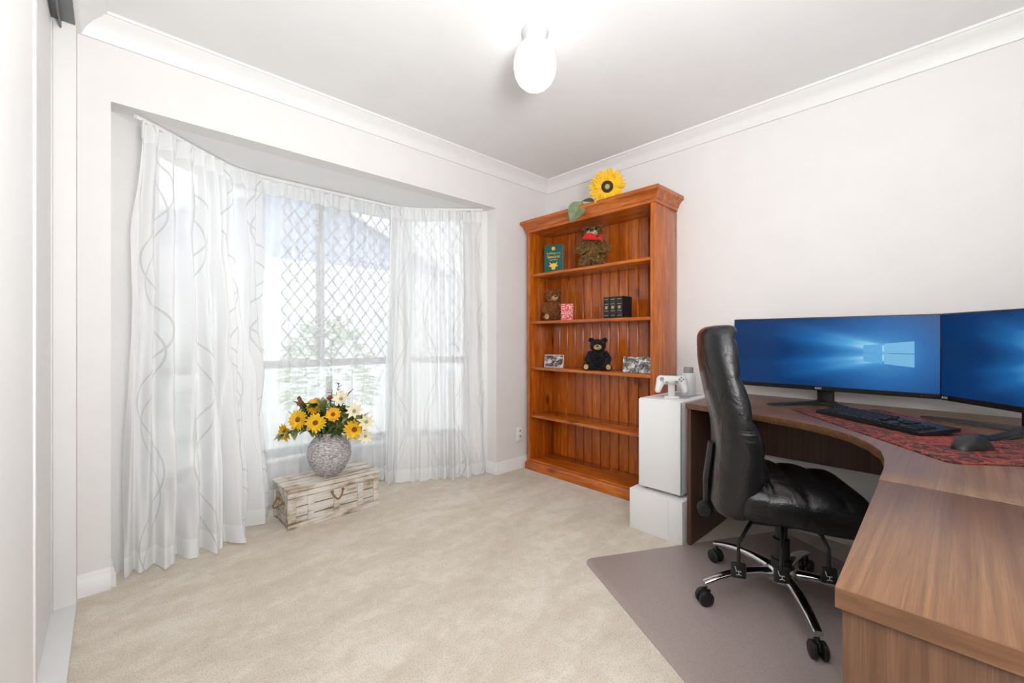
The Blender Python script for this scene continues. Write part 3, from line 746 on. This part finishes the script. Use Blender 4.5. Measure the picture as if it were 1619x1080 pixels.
# ------------------------------------------------------------------ PC, box, controller
tag(MB().box(2.122,2.60,.985,1.288,0,.222,.003).box(2.1205,2.124,1.06,1.068,.01,.21).build('cardboard_box', M['carton'], None, (2.36,1.136,0)), 'plain white box on the carpet carrying the computer tower', 'box')
pc = thing('computer_tower', 'white computer tower standing on a white box between bookcase and desk', 'computer', (2.375,1.125,.222))
MB().box(2.165,2.60,1.005,1.25,.240,.728,.004).build('case', M['pcwhite'], pc)
MB().box(2.148,2.164,1.008,1.247,.243,.725,.003).build('front_panel', M['pcwhite'], pc)
b = MB(); b.box(2.1635,2.1655,1.006,1.249,.25,.72); b.build('panel_gap', M['grey'], pc)
for xx in (2.20,2.55):
    for yy in (1.03,1.225): MB().lathe([(.014,0),(.016,.018),(0,.018)], 14, Matrix.Translation((xx,yy,.222))).build('foot', M['grey'], pc)
for k in range(9): MB().box(2.30+.028*k,2.315+.028*k,1.05,1.205,.7275,.7288).build('vent_slot', M['grey'], pc)
# controller on stand
ct = thing('game_controller', 'white game controller resting in a stand on the computer tower', 'game controller', (2.27,1.115,.728), R(-62))
b = MB()
def cc(p, q, r0, r1, n=7):
    for i in range(n+1):
        k = i/n; b.ell([p[a]*(1-k)+q[a]*k for a in range(3)], r0*(1-k)+r1*k, None, 2)
cc((-.05,0,.10),(.05,0,.10),.026,.026); cc((-.055,0,.10),(-.072,-.028,.045),.027,.017); cc((.055,0,.10),(.072,-.028,.045),.027,.017)
o = b.build('body', M['padw'], ct, local=True)
rm = o.modifiers.new('weld','REMESH'); rm.mode = 'VOXEL'; rm.voxel_size = .0035; rm.use_smooth_shade = True
sm = o.modifiers.new('soft','SMOOTH'); sm.iterations = 5
for x, z in ((-.05,.108),(.024,.09)): MB().lathe([(.008,0),(.007,.008),(.011,.012),(.010,.016),(0,.014)], 14, Matrix.Translation((x,-.022,z)) @ Matrix.Rotation(R(90),4,'X')).build('thumbstick', M['grey'], ct, local=True)
MB().box(-.034,-.014,-.027,-.022,.084,.09,.001).box(-.027,-.021,-.027,-.022,.077,.097,.001).build('direction_pad', M['grey'], ct, local=True)
for x, z in ((.05,.118),(.05,.098),(.04,.108),(.06,.108)): MB().ell((x,-.025,z),.0045,None,2).build('button', M['grey'], ct, local=True)
MB().box(-.04,.04,-.03,.035,0,.012,.004).box(-.018,.018,.005,.022,.01,.085,.004).build('stand', M['padw'], ct, local=True)
wb = thing('canister', 'white lidded bottle on the tower behind the game controller', 'bottle', (2.45,1.10,.729))
MB().lathe([(0,0),(.036,0),(.039,.005),(.039,.115),(.034,.13),(0,.13)], 28).build('body', M['padw'], wb, local=True)
MB().lathe([(0,.13),(.026,.13),(.027,.136),(.027,.158),(.023,.164),(0,.165)], 24).build('lid', M['grey'], wb, local=True)

# ------------------------------------------------------------------ floor mat
e1, e2, cpt = Vector((.88,-.475)), Vector((-.475,-.88)), Vector((1.645,1.25))
def rrect(o, a, b_, la, lb, r=.05, n=6):
    out = []
    for cx, cy, a0 in ((r,r,PI),(la-r,r,1.5*PI),(la-r,lb-r,0),(r,lb-r,.5*PI)):
        for k in range(n+1):
            t = a0+.5*PI*k/n; out.append(o + a*(cx+r*math.cos(t)) + b_*(cy+r*math.sin(t)))
    return [tuple(p) for p in out]
mp = rrect(cpt, e1, e2, 1.18, 1.0)
tag(MB().prism(mp, 0, .004, .001).build('floor_mat', M['mat'], None, (1.95,.55,0)), 'mauve grey vinyl mat on the carpet under the office chair', 'floor mat')

# ------------------------------------------------------------------ desk
ZD = .73
dk = thing('corner_desk', 'walnut corner desk with curved inner edge standing against the right wall', 'desk', (2.3,.3,0))
crv = [(2.135,.975),(2.115,.85),(2.075,.70),(2.035,.58),(1.99,.45),(1.93,.345),(1.85,.265),(1.76,.21),(1.66,.17),(1.55,.15),(1.44,.141),(1.322,.138)]
poly = crv + [(1.322,-.50),(2.755,-.50),(2.755,.975)]
MB().prism(poly, ZD-.028, ZD, .002).build('desktop', M['walnut'], dk, smooth=25)
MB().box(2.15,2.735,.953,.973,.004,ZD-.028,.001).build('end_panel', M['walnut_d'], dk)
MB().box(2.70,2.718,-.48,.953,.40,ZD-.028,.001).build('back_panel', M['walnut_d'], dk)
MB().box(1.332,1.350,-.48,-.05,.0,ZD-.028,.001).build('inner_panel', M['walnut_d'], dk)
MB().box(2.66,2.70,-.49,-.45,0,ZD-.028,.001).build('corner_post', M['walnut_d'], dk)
dr = thing('desk_return', 'straight walnut return desk in the near right corner joined to the curved desk', 'desk', (1.01,-.18,0))
MB().prism([(.7095,-.50),(1.318,-.50),(1.318,.136),(.7095,.119)], ZD-.028, ZD, .0015).build('desktop', M['walnut'], dr)
MB().box(.7075,.7095,-.50,.1185,ZD-.0275,ZD-.0006).build('edge_band', M['walnut_e'], dr)
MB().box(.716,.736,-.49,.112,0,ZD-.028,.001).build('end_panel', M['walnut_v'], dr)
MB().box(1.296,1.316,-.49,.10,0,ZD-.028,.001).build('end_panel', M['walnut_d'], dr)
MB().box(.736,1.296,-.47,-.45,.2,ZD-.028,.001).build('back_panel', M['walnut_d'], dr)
# desk pad
a_ = R(-142.3); px = Vector((math.cos(a_),math.sin(a_))); py = Vector((-math.sin(a_),math.cos(a_)))
pp = rrect(Vector((2.33,.575)), px, py, .90, .40, .02, 4)
tag(MB().prism(pp, ZD, ZD+.004, .001).build('desk_pad', M['pad'], None, (2.09,.14,ZD)), 'large red and black patterned cloth desk pad under the keyboard', 'desk pad')
ZP = ZD+.004
# keyboard
kb = thing('keyboard', 'black full-size keyboard on the red patterned desk pad', 'keyboard', (2.165,.225,ZP), R(-129.3))
MB().rings([[Vector((x*.222,y*.074,z+(.012 if y > 0 else 0))) for x, y in ((-1,-1),(1,-1),(1,1),(-1,1))] for z in (0,.012)]).build('base', M['black'], kb, local=True)
def keymesh(w):
    me = None
    b = MB(); d = .0155
    b.rings([[Vector((x*w/2*s,y*d/2*s,z)) for x, y in ((-1,-1),(1,-1),(1,1),(-1,1))] for s, z in ((1,0),(.95,.004),(.8,.0075))])
    bmesh.ops.recalc_face_normals(b.bm, faces=list(b.bm.faces)); me = bpy.data.meshes.new('key'); b.bm.to_mesh(me); b.bm.free()
    me.materials.append(M['black']); return me
kms = {w: keymesh(w) for w in (.0165,.026,.036,.104)}
def key(x, row, w=.0165):
    y = -.060+row*.0205+(.006 if row == 5 else 0); z = .0125+.012*(y+.074)/.148
    o = bpy.data.objects.new('key', kms[w]); C.objects.link(o); o.parent = kb; o.location = (x,y,z)
P19 = .019
for r_ in range(1,6):
    for c in range(14 if r_ in (2,4) else 13):
        if r_ == 5 and c in (1,): continue
        key(-.208+P19*c+(.009 if r_ in (1,3) else 0), r_)
for x, w in ((-.204,.026),(-.175,.026),(-.146,.026),(-.078,.104),(-.008,.026),(.02,.026),(.05,.026)): key(x, 0, w)
for r_ in (3,4):
    for c in range(3): key(.086+P19*c, r_)
for c in range(3): key(.086+P19*c, 0)
key(.105, 1)
for r_ in range(0,4):
    for c in range(3): key(.155+P19*c, r_)
# mouse
ms = thing('computer_mouse', 'black computer mouse on the red patterned desk pad', 'mouse', (1.868,-.018,ZP), R(-120))
rs = []
for i in range(15):
    k = i/14; y = -.065+.13*k; e = math.sin(PI*(.04+.92*k))**.45; wv = .036*e*(1-.12*math.sin(PI*k)); hv = (.014+.028*math.sin(PI*min(1,(.1+.8*(1-k)))**1.0))*e
    rs.append([Vector((wv*math.copysign(abs(math.cos(a))**.7, math.cos(a)), y, max(0,hv*math.sin(a))**1.0 if a < PI else 0)) for a in [PI*j/11 for j in range(12)]])
MB().rings(rs).build('shell', M['black'], ms, local=True, smooth=60)
MB().lathe([(0,-.004),(.011,-.004),(.012,0),(.011,.004),(0,.004)], 18, Matrix.Translation((0,.034,.0285)) @ Matrix.Rotation(R(90),4,'Y')).build('scroll_wheel', M['blackm'], ms, local=True)

# ------------------------------------------------------------------ monitors
def monitor(loc, rz, label, scr, logo, w=.405, tips=((-.185,-.205),(.185,-.205))):
    t = thing('monitor', label, 'monitor', loc, R(rz)); z0, z1 = .072, .436
    MB().box(-w,w,.0,.018,z0,z1,.004).box(-.26,.26,.016,.045,z0+.05,z1-.08,.012).build('housing', M['black'], t, local=True)
    bm = bmesh.new(); uvl = bm.loops.layers.uv.new('UVMap')
    q = [(-w+.005,z0+.022,0,0),(w-.005,z0+.022,1,0),(w-.005,z1-.006,1,1),(-w+.005,z1-.006,0,1)]
    f = bm.faces.new([bm.verts.new((x,-.0008,z)) for x, z, _, _ in q])
    for lp, (_, _, u, v) in zip(f.loops, q): lp[uvl].uv = (u,v)
    me = bpy.data.meshes.new('screen'); bm.to_mesh(me); bm.free(); me.materials.append(M[scr])
    o = bpy.data.objects.new('screen', me); C.objects.link(o); o.parent = t
    if logo:
        sx, sz = (2*w-.010), (z1-z0-.028); X_ = lambda u: -w+.005+sx*u; Z_ = lambda v: z0+.022+sz*v
        # four-pane light window, drawn in perspective: left edge shorter than right
        def quad(mt,u0,u1,lo0,hi0,lo1,hi1):
            MB().rings([[Vector((X_(u0),y,Z_(lo0))),Vector((X_(u1),y,Z_(lo1))),Vector((X_(u1),y,Z_(hi1))),Vector((X_(u0),y,Z_(hi0)))] for y in (-.0011,-.0014)]).build('bright_pane', M[mt], t, local=True)
        quad('pane2',.690,.772,.508,.612,.508,.630); quad('pane2',.690,.772,.388,.50,.365,.499)
        quad('pane',.780,.904,.508,.635,.506,.668); quad('pane',.780,.904,.36,.498,.325,.496)
    text_mesh('AOC', .013, M['icon'], t, 'lettering', Matrix.Translation((-.02 if logo else -w+.02,-.001,z0+.011)) @ STAND, .0002)
    MB().ell((w-.06,-.0005,z0+.010),(.003,.001,.002),None,2).build('power_led', M['redplush'], t, local=True)
    MB().box(-.035,.035,.045,.068,.01,.27,.006).build('stand_neck', M['black'], t, local=True)
    MB().lathe([(.05,.004),(.05,.012),(.04,.018),(0,.018)], 28, Matrix.Translation((0,.055,0))).build('stand_hub', M['black'], t, local=True)
    for tx, ty in tips:
        a = Vector((0,.05)); e = Vector((tx,ty)); d = (e-a).normalized(); n = Vector((d.y,-d.x))
        rs = []
        for k, wv, hv in ((0,.026,.018),(.55,.021,.014),(.93,.018,.011),(1,.010,.009)):
            p = a.lerp(e,k); rs.append([Vector((*(p+n*wv*s1), z)) for s1, z in ((-1,.004),(1,.004),(.8,hv),(-.8,hv))])
        MB().rings(rs).build('stand_leg', M['black'], t, local=True)
    return t
monitor((2.555,.4755,ZD), -90, 'wide black monitor parallel to the wall showing a bright four-pane window on blue', 'screen1', True, .4115)
monitor((2.313,-.127,ZD), -140.5, 'black monitor angled across the desk corner with dark blue picture', 'screen2', False, .305, ((-.27,-.10),(.16,-.235)))

# ------------------------------------------------------------------ office chair
CA = -62
ch = thing('office_chair', 'black leather swivel office chair with chrome legs on the mauve mat', 'chair', (1.97,.505,.004), R(CA))
def sgn(v, p): return math.copysign(abs(v)**p, v)
rs = []
spine = [(-.215,.37),(-.19,.48),(-.17,.60),(-.19,.72),(-.222,.86),(-.247,1.0),(-.245,1.11)]
def spl(t):
    k = t*(len(spine)-1); i = min(int(k), len(spine)-2); f = k-i
    p0, p1, p2, p3 = [Vector(spine[max(0,min(len(spine)-1,i+d))]) for d in (-1,0,1,2)]
    return .5*((2*p1)+(p2-p0)*f+(2*p0-5*p1+4*p2-p3)*f*f+(3*p1-p0-3*p2+p3)*f**3)
NS = 84
for j in range(NS+1):
    t = j/NS; p = spl(t); end = min(1, math.sqrt(max(0,1-(1-min(1,t/.07))**2)))*min(1, math.sqrt(max(0,1-(1-min(1,(1-t)/.09))**2)))
    wd = (.44+.09*math.sin(PI*min(1,t*1.05))-.05*t)*(.75+.25*end); th = (.110+.05*math.exp(-((t-.30)/.20)**2)+.012*math.exp(-((t-.93)/.1)**2))*(.15+.85*end)
    pl = .026*abs(math.sin(PI*t*5.5))**.5
    r_ = []
    for i in range(40):
        c, s = math.cos(2*PI*i/40), math.sin(2*PI*i/40)
        x = p.x + th*.5*sgn(c,.65) + (pl-.014)*max(0,c)**.5 + .05*(abs(s)**3)*.5
        r_.append(Vector((x, wd*.5*sgn(s,.6), p.y)))
    rs.append(r_)
MB().rings(rs).build('backrest', M['leather'], ch, local=True, smooth=80)
# outer rear shell
rs = []
for j in range(25):
    t = .06+.86*j/24; p = spl(t); e = math.sin(PI*min(1,max(0,(j+.6)/25.2)))**.3; wd = (.40+.05*math.sin(PI*t))*e
    rs.append([Vector((p.x-.046-.022*e*max(0,-c)+(.012 if c > 0 else 0)+.03*abs(s)**3, wd*.5*sgn(s,.7), p.y)) for c, s in [(math.cos(2*PI*i/28), math.sin(2*PI*i/28)) for i in range(28)]])
MB().rings(rs).build('back_shell', M['leather'], ch, local=True, smooth=80)
rs = []
for j in range(49):
    t = j/48; x = -.20+.455*t; e = min(1, math.sqrt(max(0,1-(1-min(1,t/.10))**2)))*min(1, math.sqrt(max(0,1-(1-min(1,(1-t)/.13))**2)))
    wd = (.47+.06*math.sin(PI*t))*(.72+.28*e); zt = .518+.008*math.sin(PI*t*2.2)-.028*max(0,t-.6)**1.5*4; th = .155*(.22+.78*e)
    pl = .018*abs(math.sin(PI*t*4))**.5
    rs.append([Vector((x, wd*.5*sgn(s,.5), (zt-.0775-(1-e)*.004) + th*.5*sgn(c,.65) + (pl-.009)*max(0,c) - .02*max(0,c)*(1-abs(s))**.5*.3)) for c, s in [(math.cos(2*PI*i/40), math.sin(2*PI*i/40)) for i in range(40)]])
MB().rings(rs).build('seat', M['leather'], ch, local=True, smooth=80)
MB().box(-.13,.12,-.09,.09,.325,.372,.008).box(-.20,-.10,-.03,.03,.335,.36,.006).build('tilt_mechanism', M['black'], ch, local=True)
MB().tube([(-.13,0,.345),(-.235,0,.34),(-.275,0,.37),(-.275,0,.46),(-.255,0,.62)], [.03,.03,.03,.032,.03], 10, None, .5).build('back_bar', M['black'], ch, local=True)
MB().lathe([(0,-.03),(.022,-.03),(.03,-.02),(.03,.015),(.022,.026),(0,.026)], 10, Matrix.Translation((-.285,-.02,.34)) @ Matrix.Rotation(R(90),4,'X')).build('tension_knob', M['blackm'], ch, local=True)
MB().lathe([(0,.09),(.036,.09),(.036,.17),(.030,.175),(.030,.25),(.022,.255),(.022,.33),(0,.33)], 24).build('gas_column', M['black'], ch, local=True)
MB().lathe([(0,.085),(.05,.085),(.056,.095),(.056,.13),(.046,.142),(0,.142)], 28).build('hub', M['chrome'], ch, local=True)
for k in range(5):
    A = R(141+72*k-CA); Lm = Matrix.Rotation(A, 4, 'Z')
    rs = []
    for j in range(11):
        t = j/10; rr = .04+.285*t; z = .118+.012*math.sin(PI*t*.8)-.042*t*t; w_ = .024-.009*t; h_ = .016-.006*t
        rs.append([Vector((rr, w_*sgn(math.cos(2*PI*i/14),.7), z+h_*sgn(math.sin(2*PI*i/14),.8))) for i in range(14)])
    MB().rings(rs, True, Lm).build('leg', M['chrome'], ch, local=True)
    cw = MB().tube([(.318,0,.085),(.318,0,.05)], .007, 8, Lm).box(.298,.338,-.006,.006,.03,.058,.004,Lm).build('castor', M['black'], ch, local=True)
    for s in (-1,1):
        Wm = Lm @ Matrix.Translation((.322,s*.016,.029)) @ Matrix.Rotation(R(90),4,'X')
        MB().lathe([(0,-.009),(.024,-.009),(.029,-.005),(.029,.005),(.024,.009),(0,.009)], 22, Wm).build('wheel', M['black'], cw, local=True)
for (x, y, z, x0, y0) in ((-.19,-.215,.20,-.12,-.09),(-.05,-.21,.205,-.02,-.09),(.11,-.16,.205,.08,-.09)):
    lv = MB().tube([(x0,y0,.345),((x0+x)/2,(y0+y)*.55,.335),(x,y,.30),(x,y,z+.025)], [.007,.007,.006,.007], 8).build('lever', M['black'], ch, local=True)
    MB().box(x-.026,x+.026,y-.007,y+.007,z-.030,z+.028,.007).build('paddle', M['black'], lv, local=True)
    # pictogram: slanted back rest, seat, post and foot of a little chair, printed on the paddle
    MB().tube([(x-.013,y-.0072,z+.016),(x-.008,y-.0072,z-.002),(x+.008,y-.0072,z-.002)], .0013, 6).tube([(x,y-.0072,z-.002),(x,y-.0072,z-.013)], .0011, 6).tube([(x-.008,y-.0072,z-.016),(x,y-.0072,z-.013),(x+.008,y-.0072,z-.016)], .0011, 6).build('symbol', M['icon'], lv, local=True)

# ------------------------------------------------------------------ outdoors beyond the bay
struct(MB().box(-7,9,3.30,14,-.3,-.15).build('ground', M['pave']))
nh = thing('neighbouring_house', 'pale house with sloping gable roof seen faintly through the middle curtain', 'house', (2.6,8,-.15))
GX, GZ, SL = 2.35, 3.55, .42                         # ridge position and roof pitch
UP = Matrix(((1,0,0,0),(0,0,1,0),(0,1,0,0),(0,0,0,1)))   # draw in x-z, extrude along y
MB().box(.3,5.2,7.6,7.8,-.15,2.35).build('wall', M['fence'], nh)
MB().prism([(.3,2.35),(5.2,2.35),(5.2,GZ-SL*(5.2-GX)-.02),(GX,GZ-.02),(.3,GZ-SL*(GX-.3)-.02)], 7.62, 7.78, 0, UP).build('gable', M['roof'], nh)
for xe in (.1,5.4):
    ze = GZ-SL*abs(xe-GX)
    MB().prism([(xe,ze),(GX,GZ),(GX,GZ+.16),(xe,ze+.16)], 7.35, 7.42, 0, UP).build('bargeboard', M['trim'], nh)
    MB().prism([(xe,ze+.10),(GX,GZ+.10),(GX,GZ+.17),(xe,ze+.17)], 7.42, 10.5, 0, UP).build('roof', M['roof'], nh)
def shrub(x, y, r, h, seed, label):
    t = thing('shrub', label, 'shrub', (x,y,-.15)); rn = random.Random(seed); b = MB()
    for _ in range(420):
        a, c = rn.uniform(0,2*PI), rn.uniform(-.4,1); q = math.sqrt(1-c*c) if abs(c) < 1 else 0; k = rn.uniform(.75,1)
        P_ = Vector((x+r*k*q*math.cos(a), y+r*k*q*math.sin(a), -.15+h*.45+h*.52*k*c))
        leafshape(b, P_, (math.cos(a)*q+rn.uniform(-.5,.5), math.sin(a)*q+rn.uniform(-.5,.5), c*.5+.2), .13, .07, .3)
    b.build('leaves', M['shrub'], t, recalc=False)
    MB().tube([(x,y,-.15),(x,y,-.15+h*.5)], .04, 8).build('trunk', M['stem'], t)
shrub(1.9,5.2,.5,1.5,1,'round green shrub outside the right half of the bay window')
shrub(.75,6.3,.5,1.2,2,'smaller green shrub outside the middle of the bay window')

# ------------------------------------------------------------------ second level: pieces that belong to a part go under that part
UNDER = {'seed_centre':('seed_head',), 'lettering':('cover','housing'), 'flower_emblem':('cover',), 'crest_emblem':('cover',), 'gilt_band':('cover',),
         'gilt_panel':('cover',), 'lid_lining':('lid',), 'batten':('body',), 'bright_pane':('screen',), 'power_led':('housing',), 'stand_hub':('stand_neck',),
         'stand_leg':('stand_neck',), 'nose':('muzzle',), 'vent_slot':('case',), 'switch':('plate',), 'scroll_wheel':('shell',), 'direction_pad':('body',),
         'thumbstick':('body',), 'button':('body',), 'print':('board',), 'foot_pad':('body',), 'edge_band':('desktop',), 'tension_knob':('tilt_mechanism',)}
base = lambda o: o.name.split('.')[0]
for root in [o for o in C.objects if o.parent is None]:
    kids = [o for o in C.objects if o.parent == root]; byname = {}
    for k in kids: byname.setdefault(base(k), k)
    for k in kids:
        for pn in UNDER.get(base(k), ()):
            if pn in byname: k.parent = byname[pn]; break

# ------------------------------------------------------------------ light, world, camera
w = bpy.data.worlds.new('World'); bpy.context.scene.world = w; w.use_nodes = True
bg = w.node_tree.nodes['Background']; bg.inputs[0].default_value = (.90,.95,1,1); bg.inputs[1].default_value = 2.3
def area(name, loc, rot, sx, sy, e, col=(1,1,1)):
    l = bpy.data.lights.new(name, 'AREA'); l.shape = 'RECTANGLE'; l.size = sx; l.size_y = sy; l.energy = e; l.color = col
    o = bpy.data.objects.new(name, l); C.objects.link(o); o.location = loc; o.rotation_euler = rot; return o
# added unseen fills behind the camera: one bounced off the ceiling, one facing forward
area('bounce_fill', (.26,-.38,1.35), (R(147),0,R(-4)), .5, .5, 48, (.985,.99,1))
area('front_fill', (.22,-.42,1.25), (R(84),0,R(-2)), .5, .6, 7.5, (.985,.99,1))

cam = bpy.data.cameras.new('Camera'); co = bpy.data.objects.new('Camera', cam); C.objects.link(co)
cam.sensor_fit = 'HORIZONTAL'; cam.sensor_width = 36; cam.lens = 36*673/1619; cam.clip_start = .02
cam.shift_y = -6/1619
co.location = (0,0,1.064); co.rotation_euler = (R(90),0,R(-43.3))
bpy.context.scene.camera = co
bpy.context.scene.view_settings.view_transform = 'Standard'
